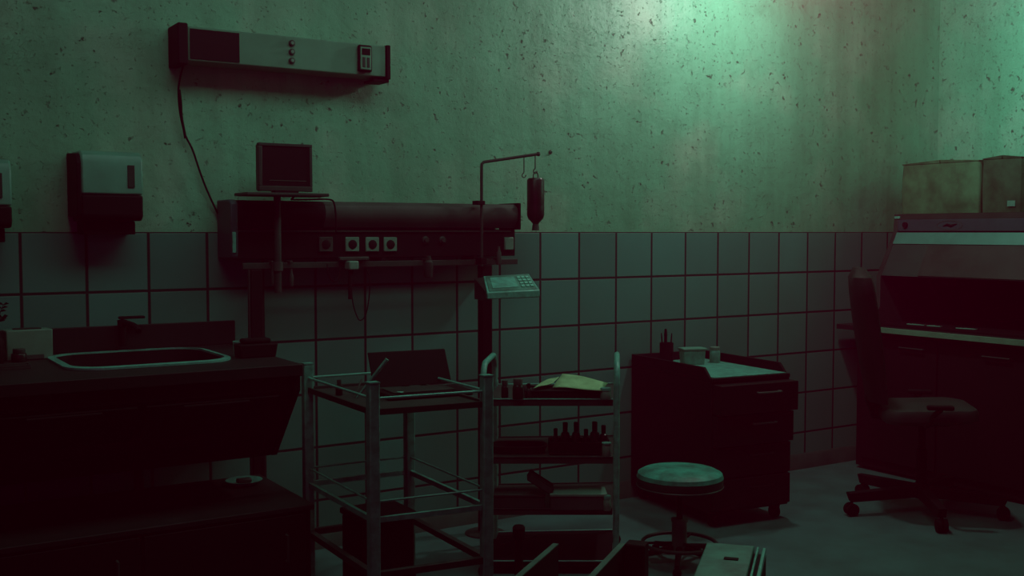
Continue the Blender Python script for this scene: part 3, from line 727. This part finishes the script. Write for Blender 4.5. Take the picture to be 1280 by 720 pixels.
MB().prism([(y, z + .0003) for y, z in g], -W / 2, -W / 2 + .015).build('gallery_side', 'black', T, .002)
MB().prism([(y, z + .0003) for y, z in g], W / 2 - .015, W / 2).build('gallery_side', 'black', T, .002)
MB().box(-W / 2 + .0155, W / 2 - .0155, D / 2 - .015, D / 2, Z1 + .0043, Z1 + .05).build('gallery_back', 'black', T, .002)
hs = [(.585, .735, .055), (.42, .575, .022), (.255, .41, .0), (.09, .245, .0)]
for z0, z1, out in hs:
    f = -D / 2
    d = MB().box(-W / 2 + .006, W / 2 - .004 + (.0 if not out else .0), f - .018 - out, f + .001 - 0, z0, z1).build('drawer', 'blackgloss', T, .003)
    h = MB(); y = f - .018 - out
    h.tube(curve([(-.02, y, (z0 + z1) / 2 + .03), (-.018, y - .022, (z0 + z1) / 2 + .03), (.11, y - .022, (z0 + z1) / 2 + .03), (.112, y, (z0 + z1) / 2 + .03)], 4), .006, 8)
    h.build('drawer_handle', 'panel' if out > .03 else 'dkmetal' if out else 'black', d)
for sx in (-1, 1):
    for sy in (-1, 1):
        x, y = sx * (W / 2 - .05), sy * (D / 2 - .05)
        w = MB(); w.tube([(x - .014, y, .033), (x + .014, y, .033)], .032, 24); w.box(x - .02, x + .02, y - .02, y + .02, .055, Z0 - .0005); w.build('caster', 'rubber', T)
# things on the cabinet
CTZ = Z1 + .0045
c = at(833, 454, Z=CTZ)
T = thing('pen_cup', 'dark pen cup with three pens on back left of drawer cabinet', 'cup', c)
MB().lathe([(0, 0), (.036, 0), (.038, .004), (.038, .115), (.034, .115), (.034, .006), (0, .006)], (0, 0, 0), 28, False).build('cup', 'black', T)
for dx, dy, tx, h, lb, r_ in ((-.02, 0, -.018, .165, 'pen leaning left in the dark cup', .004), (.0, .008, .0, .185, 'thickest pen upright in middle of the dark cup', .009), (.02, -.004, .014, .160, 'pen leaning right in the dark cup', .004)):
    q = thing('pen', lb, 'pen', (c.x + dx, c.y + dy, c.z + .0065), 0, 'pens in the cup')
    MB().tube([(0, 0, .0), (tx * .8, 0, h * .8)], r_, 10).build('barrel', 'black', q)
    MB().tube([(tx * .8, 0, h * .8), (tx, 0, h)], [r_ * 1.15, r_ * .7], 10).build('cap', 'black', q)
c = at(866, 455, Z=CTZ)
T = thing('plastic_tub', 'pale rectangular tub with lid in middle of drawer cabinet top', 'tub', c, R(-20))
m = MB(); m.hexa([(-.058, -.028, 0), (.058, -.028, 0), (.058, .045, 0), (-.058, .045, 0), (-.064, -.033, .078), (.064, -.033, .078), (.064, .05, .078), (-.064, .05, .078)]); m.build('tub', 'steel', T, .004)
MB().box(-.07, .07, -.038, .055, .0785, .09).build('lid', 'white', T, .003)
jar('glass_jar', 893.5, 453, CTZ, .03, .088, 'small round pale jar right of the tub on drawer cabinet', 'jar', 'steel', 'cream', lidh=.2, neck=.8)

# ------------------------------------------------------------------ stool
c = at(849, 704, Z=0); SZ = .427
T = thing('stool', 'round stool with worn teal padded seat and ring footrest', 'stool', c)
rs = .195
MB().lathe([(0, SZ + .008), (rs * .55, SZ + .006), (rs * .86, SZ), (rs * .97, SZ - .012), (rs, SZ - .03), (rs * .985, SZ - .032), (0, SZ - .032)][::-1], (0, 0, 0), 64).build('cushion', 'teal', T, label='teal padded top')
MB().lathe([(0, SZ - .075), (rs * .97, SZ - .075), (rs * .995, SZ - .068), (rs * .995, SZ - .0325), (0, SZ - .0325)], (0, 0, 0), 64).build('seat_band', 'dkmetal', T)
MB().lathe([(rs * .995, SZ - .071), (rs * 1.008, SZ - .068), (rs * .995, SZ - .065)], (0, 0, 0), 64, False).build('piping', 'panel', T)
MB().lathe([(0, .2), (.014, .2), (.014, SZ - .09), (.06, SZ - .085), (.06, SZ - .0755), (0, SZ - .0755)], (0, 0, 0), 24).build('piston', 'black', T)
MB().lathe([(0, .06), (.032, .06), (.034, .07), (.034, .19), (.038, .192), (.038, .205), (.0145, .206), (.0145, .2), (0, .2)], (0, 0, 0), 28).build('column', 'edge', T)
MB().torus((0, 0, .095), .165, .0085).build('foot_ring', 'dkmetal', T)
for k in range(3):
    a = R(30 + 120 * k); MB().tube([(.033 * math.cos(a), .033 * math.sin(a), .095), (.157 * math.cos(a), .157 * math.sin(a), .095)], .006, 8).build('ring_spoke', 'black', T)
for k in range(5):
    a = R(10 + 72 * k); ca, sa = math.cos(a), math.sin(a)
    MB().tube([(.03 * ca, .03 * sa, .07), (.12 * ca, .12 * sa, .055), (.2 * ca, .2 * sa, .04)], [.016, .013, .011], 10).build('leg', 'black', T)
    MB().lathe([(0, 0), (.014, 0), (.02, .012), (.016, .03), (0, .032)], (.2 * ca, .2 * sa, 0), 16).build('foot', 'rubber', T)

# ------------------------------------------------------------------ office chair
fa = R(-43); cc = Vector((-1.575, -1.095, 0)); cz = .50
T = thing('office_chair', 'dark swivel office chair with tall back turned sideways before the desk', 'chair', cc, fa)
# local x = facing direction
for k in range(5):
    a = R(202 + 72 * k); ca, sa = math.cos(a), math.sin(a); n = Vector((-sa, ca, 0))
    m = MB(); m.hexa([Vector((.03 * ca, .03 * sa, .085)) - n * .03, Vector((.41 * ca, .41 * sa, .075)) - n * .022, Vector((.41 * ca, .41 * sa, .075)) + n * .022, Vector((.03 * ca, .03 * sa, .085)) + n * .03,
                      Vector((.03 * ca, .03 * sa, .145)) - n * .028, Vector((.43 * ca, .43 * sa, .125)) - n * .02, Vector((.43 * ca, .43 * sa, .125)) + n * .02, Vector((.03 * ca, .03 * sa, .145)) + n * .028])
    m.build('base_arm', 'black', T, .005)
    w = MB(); p = Vector((.405 * ca, .405 * sa, .034))
    w.tube([p - n * .026, p - n * .004], .033, 24); w.tube([p + n * .004, p + n * .026], .033, 24); w.tube([p - n * .004, p + n * .004], .01, 10); w.tube([p + Vector((0, 0, .005)), p + Vector((0, 0, .0405))], .009, 8)
    w.build('caster', 'rubber', T)
MB().lathe([(0, .08), (.045, .08), (.045, .15), (.028, .155), (.028, .34), (.018, .342), (.018, .475), (0, .475)], (0, 0, 0), 28).build('gas_lift', 'black', T)
MB().box(-.12, .12, -.08, .08, .4755, .51).build('tilt_plate', 'black', T, .004)
m = MB(); loops = []
for s, z in ((.9, .5105), (1, .53), (1, .565), (.96, .585), (.8, .595)):
    loops.append([m._v((x * s, y * s, z - (.012 * (x < 0)))) for x, y in rrect(-.23, .25, -.24, .24, .09)])
n = len(loops[0])
for A, B in zip(loops, loops[1:]):
    for i in range(n): m.bm.faces.new((A[i], A[(i + 1) % n], B[(i + 1) % n], B[i]))
m.bm.faces.new(loops[0][::-1]); m.bm.faces.new(loops[-1]); m.build('seat', 'dkmetal', T)
# back: lofted shell, leaning, thin in profile
m = MB(); rings = []
for t in [i / 14 for i in range(15)]:
    z = .60 + .71 * t
    xc = -.235 - .05 * t - .055 * math.sin(math.pi * t) * -1 * 0 - .04 * t * t
    xc = -.25 - .10 * t + .0 * t
    w = .185 * (1 - .12 * t) * (1 if t < .86 else math.sqrt(max(.02, 1 - ((t - .86) / .15) ** 2)))
    th = (.040 + .018 * math.sin(math.pi * (t * .8))) * (1 if t < .9 else math.sqrt(max(.05, 1 - ((t - .9) / .11) ** 2)))
    ring = []
    for k in range(20):
        a = 2 * math.pi * k / 20; cs, sn = math.cos(a), math.sin(a)
        px_ = abs(cs) ** .7 * math.copysign(1, cs); py_ = abs(sn) ** .6 * math.copysign(1, sn)
        ring.append(m._v((xc + th * px_ + .05 * (py_ ** 2) * .6, w * py_, z)))
    rings.append(ring)
for A, B in zip(rings, rings[1:]):
    for k in range(20): m.bm.faces.new((A[k], A[(k + 1) % 20], B[(k + 1) % 20], B[k]))
m.bm.faces.new(rings[0][::-1]); m.bm.faces.new(rings[-1]); m.build('backrest', 'dkwood', T)
MB().hexa([(-.26, -.035, .50), (-.12, -.035, .49), (-.12, .035, .49), (-.26, .035, .50), (-.30, -.03, .62), (-.27, -.03, .62), (-.27, .03, .62), (-.30, .03, .62)]).build('back_bracket', 'black', T, .004)
for s in (-1, 1):
    q = MB().tube(curve([(-.02, s * .2, .50), (-.02, s * .275, .515), (.0, s * .285, .56), (.04, s * .285, .60)]), .013, 10).build('armrest_support', 'black', T)
    MB().box(-.03, .10, s * .285 - .02, s * .285 + .02, .595, .62).build('arm_pad', 'black', q, .008)

# ------------------------------------------------------------------ desk and safety cabinet along the right wall
DZ = .912; YF = -3.1; XD = -1.04
o = (-.5, -1.5, 0)
T = thing('lab_bench', 'dark bench with pale front edge along the right wall', 'bench', o)
MB(o).box(XD, -.02, YF, -.04, DZ - .03, DZ).build('bench_top', 'dkwood', T, .002)
MB(o).box(XD - .008, XD - .0005, YF, -.30, DZ - .030, DZ + .004).build('front_edge', 'worktop', T, .002, 'pale front edge')
MB(o).box(XD + .06, -.02, YF + .02, -.16, .02, DZ - .0305).build('base_cabinet', 'black', T, .003)
y = -.2
for i in range(5):
    d = MB(o).box(XD + .044, XD + .059, y - .55, y - .01, .08, DZ - .06).build('door', 'black', T, .002)
    MB(o).tube([(XD + .044, y - .47, .8), (XD + .025, y - .47, .8), (XD + .025, y - .3, .8), (XD + .044, y - .3, .8)], .005, 8).build('handle', 'dkmetal', d)
    y -= .56
MB(o).box(XD + .1, -.03, YF + .04, -.18, 0, .02).build('plinth', 'black', T)

o = (-.5, -1.5, DZ)
YL = -.20; ZB = DZ + .001
T = thing('safety_cabinet', 'large dark fume cabinet with slanted sash standing on the bench', 'fume cabinet', o)
XT, XB = -.70, -.86
prof = [(-.04, ZB), (-.92, ZB), (-.92, DZ + .03), (XB, 1.03), (XB, 1.22), (XT - .005, 1.50), (XT, 1.615), (-.04, 1.615)]
MB(o).prism([(x, z) for x, z in prof], YL, YL - .03, 'y').build('side_panel', 'dkmetal', T, .003)
MB(o).prism([(x, z) for x, z in prof], YF + .06, YF + .03, 'y').build('side_panel', 'dkmetal', T, .003)
MB(o).box(-.09, -.04, YF + .0605, YL - .0305, ZB, 1.6).build('back_panel', 'black', T)
MB(o).box(-.70, -.0905, YF + .0605, YL - .0305, 1.58, 1.614).build('roof', 'dkmetal', T)
MB(o).box(XT - .002, XT + .03, YF + .0605, YL - .0305, 1.505, 1.579).build('fascia', 'blue', T, .003, 'blue-grey fascia band')
MB(o).box(-.90, -.0905, YF + .0605, YL - .0305, ZB, ZB + .012).build('work_surface', 'black', T)
MB(o).box(-.918, -.9005, YF + .0605, YL - .0305, ZB, ZB + .016).build('front_grille', 'black', T, .002)
def slant(z): return XT - .005 + (XB - XT + .005) * (1.5 - z) / .28
def sl(name, z0, z1, y0, y1, mt, x=.0, th=.012, lab=None):
    a, b = slant(z0) + x, slant(z1) + x
    return MB(o).hexa([(a, y0, z0), (a, y1, z0), (a + th, y1, z0), (a + th, y0, z0), (b, y0, z1), (b, y1, z1), (b + th, y1, z1), (b + th, y0, z1)]).build(name, mt, T, .001, lab)
sl('sash_rail', 1.425, 1.497, YF + .061, YL - .031, 'hoodlight', -.002, .014, 'pale upper sash rail')
sl('sash', 1.225, 1.422, YF + .061, YL - .031, 'glassy', .004, .008, 'smoky sash')
sl('sash_plate', 1.232, 1.418, YF + .3, YL - .30, 'dkmetal', -.004, .006)
# emblem on the fascia: an oval outline with a small mark
c = at(1187, 280, X=XT - .002)
m = MB(o); n = 40; hy, hz = abs(at(1172, 280, X=XT).y - at(1203, 280, X=XT).y) / 2, .026
g = []
for i in range(n):
    a = 2 * math.pi * i / n; g.append([m._v((XT - .002 - d_, c.y + (hy + w_) * math.cos(a), 1.541 + (hz + w_) * math.sin(a))) for w_, d_ in ((0, 0), (0, .002), (.004, .002), (.004, 0))])
for i in range(n):
    for k in range(4): m.bm.faces.new((g[i][k], g[(i + 1) % n][k], g[(i + 1) % n][(k + 1) % 4], g[i][(k + 1) % 4]))
lg = m.build('emblem', 'panel', T)
m = MB(o); m.tube([(XT - .003, c.y + hy * .55, 1.535), (XT - .003, c.y + hy * .2, 1.545), (XT - .003, c.y - hy * .1, 1.538), (XT - .003, c.y - hy * .6, 1.549)], [.002, .007, .008, .002], 8); m.build('emblem_mark', 'black', lg)
c = at(1131, 279, X=XT - .01); MB(o).tube([(XT - .0025, c.y, 1.545), (XT - .014, c.y, 1.545)], .018, 20).build('lamp_knob', 'black', T)
c = at(1121, 273, X=XT - .01); MB(o).box(XT - .008, XT + .001, c.y - .02, c.y + .02, 1.585, 1.6).build('corner_plate', 'chrome', T, .001)
# things at the mouth of the hood
for i, (a_, b_, lb) in enumerate((((1131, 404), (1153, 405), 'thin pale glass rod lying at left of the cabinet opening'), ((1156, 404), (1172, 404.5), 'short pale rod right of the first one in cabinet opening'), ((1192, 406), (1215, 405), 'crooked pale rod farthest right in the cabinet opening'))):
    A_ = at(*a_, X=-.88); B_ = at(*b_, X=-.87); z = ZB + .016; q = thing('glass_rod', lb, 'rod', (A_.x, A_.y, z + .001))
    A2 = Vector((0, 0, .0)); B2 = Vector((.02 * (i + 1) * .5, B_.y - A_.y, .0)); zz = Vector((0, 0, -.003))
    q.location.z = ZB + .0125; q.location.x = -.86
    MB().tube([A2 + Vector((0, 0, .005)), A2.lerp(B2, .5) + Vector((.004, 0, .005)), B2 + Vector((0, 0, .005))], [.004, .005, .003], 8).build('rod', 'white', q)
    MB().tube([B2 + Vector((0, 0, .005)), B2 + Vector((0, -.012, .007))], .005, 8).build('rod_tip', 'panel', q)

# cardboard boxes on top
def carton(label, x0, x1, y0, y1, z0, z1, mt, rz, tagm=False):
    cx, cy = (x0 + x1) / 2, (y0 + y1) / 2; a, b, h = (x1 - x0) / 2, (y1 - y0) / 2, z1 - z0
    T = thing('cardboard_box', label, 'box', (cx, cy, z0), rz, 'boxes on the fume cabinet')
    m = MB(); n = 6; loops = []
    for k in range(n + 1):
        t = k / n; bul = 1 + .02 * math.sin(math.pi * t)
        loops.append([m._v((x * a * bul, y * b * bul, h * .93 * t)) for x, y in rrect(-1, 1, -1, 1, .06, 3)])
    for A, B in zip(loops, loops[1:]):
        for i in range(len(A)): m.bm.faces.new((A[i], A[(i + 1) % len(A)], B[(i + 1) % len(A)], B[i]))
    m.bm.faces.new(loops[0][::-1]); m.bm.faces.new(loops[-1]); m.build('body', mt, T)
    MB().hexa([(-a, -b, h * .93 + .001), (a, -b, h * .93 + .001), (a, -.004, h * .93 + .001), (-a, -.004, h * .93 + .001), (-a - .006, -b - .006, h * .955), (a, -b - .006, h * .955), (a, -.004, h), (-a - .004, -.004, h * 1.0)]).build('flap', mt, T, .003)
    MB().hexa([(-a, .004, h * .93 + .001), (a, .004, h * .93 + .001), (a, b, h * .93 + .001), (-a, b, h * .93 + .001), (-a - .004, .004, h), (a, .004, h), (a, b + .006, h * .955), (-a - .006, b + .006, h * .955)]).build('flap', mt, T, .003)
    if tagm: MB().box(-a * 1.02 - .004, -a * 1.0, -b * .75, -b * .35, h * .1, h * .2).build('sticker', 'white', T, label='small bright sticker')
    return T
carton('large stained cardboard box on top of the fume cabinet, nearer the corner', -.675, -.2, -.785, -.24, 1.6155, 1.945, 'carton', R(0))
carton('smaller darker cardboard box on top of the fume cabinet, at right picture edge', -.665, -.2, -1.045, -.80, 1.6155, 1.95, 'carton2', R(1), True)

# ------------------------------------------------------------------ foreground: open steel trough, knob post, metal case
A0 = Vector((-4.163, -1.392, 0)); B0 = Vector((-3.947, -1.529, 0)); dd = Vector((-.797, -.604, 0)); nn = Vector((.604, -.797, 0))
o = tuple((A0 + B0) / 2)
T = thing('floor_trough', 'open dark steel trough with two raised side plates on floor before shelf trolley', 'trough', o)
for Pp, l in ((A0, .95), (B0, .86)):
    c = Pp + dd * (l / 2) + Vector((0, 0, .155))
    q = MB(o).obox(c, dd * (l / 2), nn * .011, Vector((0, 0, .143))).build('side_plate', 'black', T, .002)
    MB(o).obox(c + Vector((0, 0, .1455)), dd * (l / 2), nn * .0115, Vector((0, 0, .002))).build('lit_plate_edge', 'edge', q)  # paler strip: light along the plate top put into colour
MB(o).obox((A0 + B0) / 2 + dd * .45 + Vector((0, 0, .02)), dd * .40, (B0 - A0 - nn * .03).normalized() * .11, Vector((0, 0, .01))).build('floor_plate', 'dkmetal', T)
MB(o).obox(B0 - dd * .005 + nn * .055 + Vector((0, 0, .155)), dd * .035, nn * .04, Vector((0, 0, .155))).build('end_block', 'black', T, .006)
c = Vector((-4.10, -1.03, 0)); 
T = thing('knob_post', 'short dark post with round knob and thin lever standing before shelf trolley', 'post', c)
MB().lathe([(0, 0), (.05, 0), (.05, .01), (.018, .015), (.018, .225), (0, .225)], (0, 0, 0), 24).build('post', 'black', T)
MB().lathe([(0, .2255), (.022, .2255), (.026, .232), (.026, .272), (.02, .28), (0, .28)], (0, 0, 0), 28).build('knob', 'black', T)
MB().tube([(-.075, .02, .205), (.085, -.0, .225)], .004, 8).build('lever', 'black', T)
P0 = at(885, 678, Z=.40); P1 = at(958, 683, Z=.40); dl = Vector((-.753, -.657, 0)); nl = Vector((.657, -.753, 0)); wd = (P1 - P0).dot(nl)
T = thing('metal_case', 'scratched teal metal case with bright side rails at bottom of picture', 'case', (P0.x, P0.y, 0), math.atan2(nl.y, nl.x))
# local x across the case, local y away from the camera
MB().box(0, wd, -.62, 0, 0, .375).build('case_body', 'black', T, .006)
q = MB().box(-.004, wd * .80, -.62, .003, .3755, .40).build('lid', 'tealmetal', T, .004)
MB().box(wd * .36, wd * .6, -.19, -.165, .4002, .4035).build('lid_handle', 'black', q, .001)
MB().box(wd * .84, wd * .88, -.62, .002, .3755, .398).build('side_rail', 'chrome', T, .002)
MB().box(wd * .94, wd * 1.0, -.62, .002, .3755, .396).build('side_rail', 'chrome', T, .002)

# ------------------------------------------------------------------ light
def lamp(kind, name, loc, energy, col, size=.3, rot=None, **k):
    l = bpy.data.lights.new(name, kind); l.energy = energy; l.color = col
    if kind == 'AREA': l.shape = 'RECTANGLE'; l.size = size; l.size_y = k.get('sy', size)
    else: l.shadow_soft_size = size
    if k.get('spread'): l.spread = R(k['spread'])
    if kind == 'SPOT': l.spot_size = R(k.get('ang', 120)); l.spot_blend = k.get('blend', 1)
    ob = bpy.data.objects.new(name, l); C.objects.link(ob); ob.location = loc
    if rot is not None: ob.rotation_euler = rot
    return ob
lamp('POINT', 'ceiling_lamp', KEY_LOC, KEY, KEY_C, .07)
lamp('AREA', 'ceiling_fill', (-4.4, -1.6, 3.4), FILL, FILL_C, 3.6, (R(28), 0, 0), sy=.7, spread=125)  # broad unseen fill overhead, added to lift the left wall
lamp('AREA', 'wall_washer', (-1.25, -2.1, 3.0), WASH, WASH_C, .5, (R(0), R(-80), 0), sy=1.6, spread=130)
lamp('AREA', 'red_fill', (CX - 1.6, CY - 2.2, 2.4), RED, BLACK_LIFT_C, 4.5, (R(84), 0, AZ - R(90)), sy=2.6)  # unseen red lamp behind the camera, added to light the scatter volume
# added scatter volume: lifts the blacks evenly to dark red, like a grade
w = bpy.data.worlds.new('world'); bpy.context.scene.world = w; w.use_nodes = True
wt = w.node_tree; wt.nodes['Background'].inputs[0].default_value = (0, 0, 0, 1)
vol = wt.nodes.new('ShaderNodeVolumeScatter'); vol.inputs['Color'].default_value = (*BLACK_LIFT_C, 1); vol.inputs['Density'].default_value = BLACK_LIFT
wt.links.new(vol.outputs[0], wt.nodes['World Output'].inputs['Volume'])
vs = bpy.context.scene.view_settings
vs.view_transform = 'Standard'; vs.look = 'None'; vs.gamma = 1; vs.exposure = 0; vs.use_curve_mapping = False
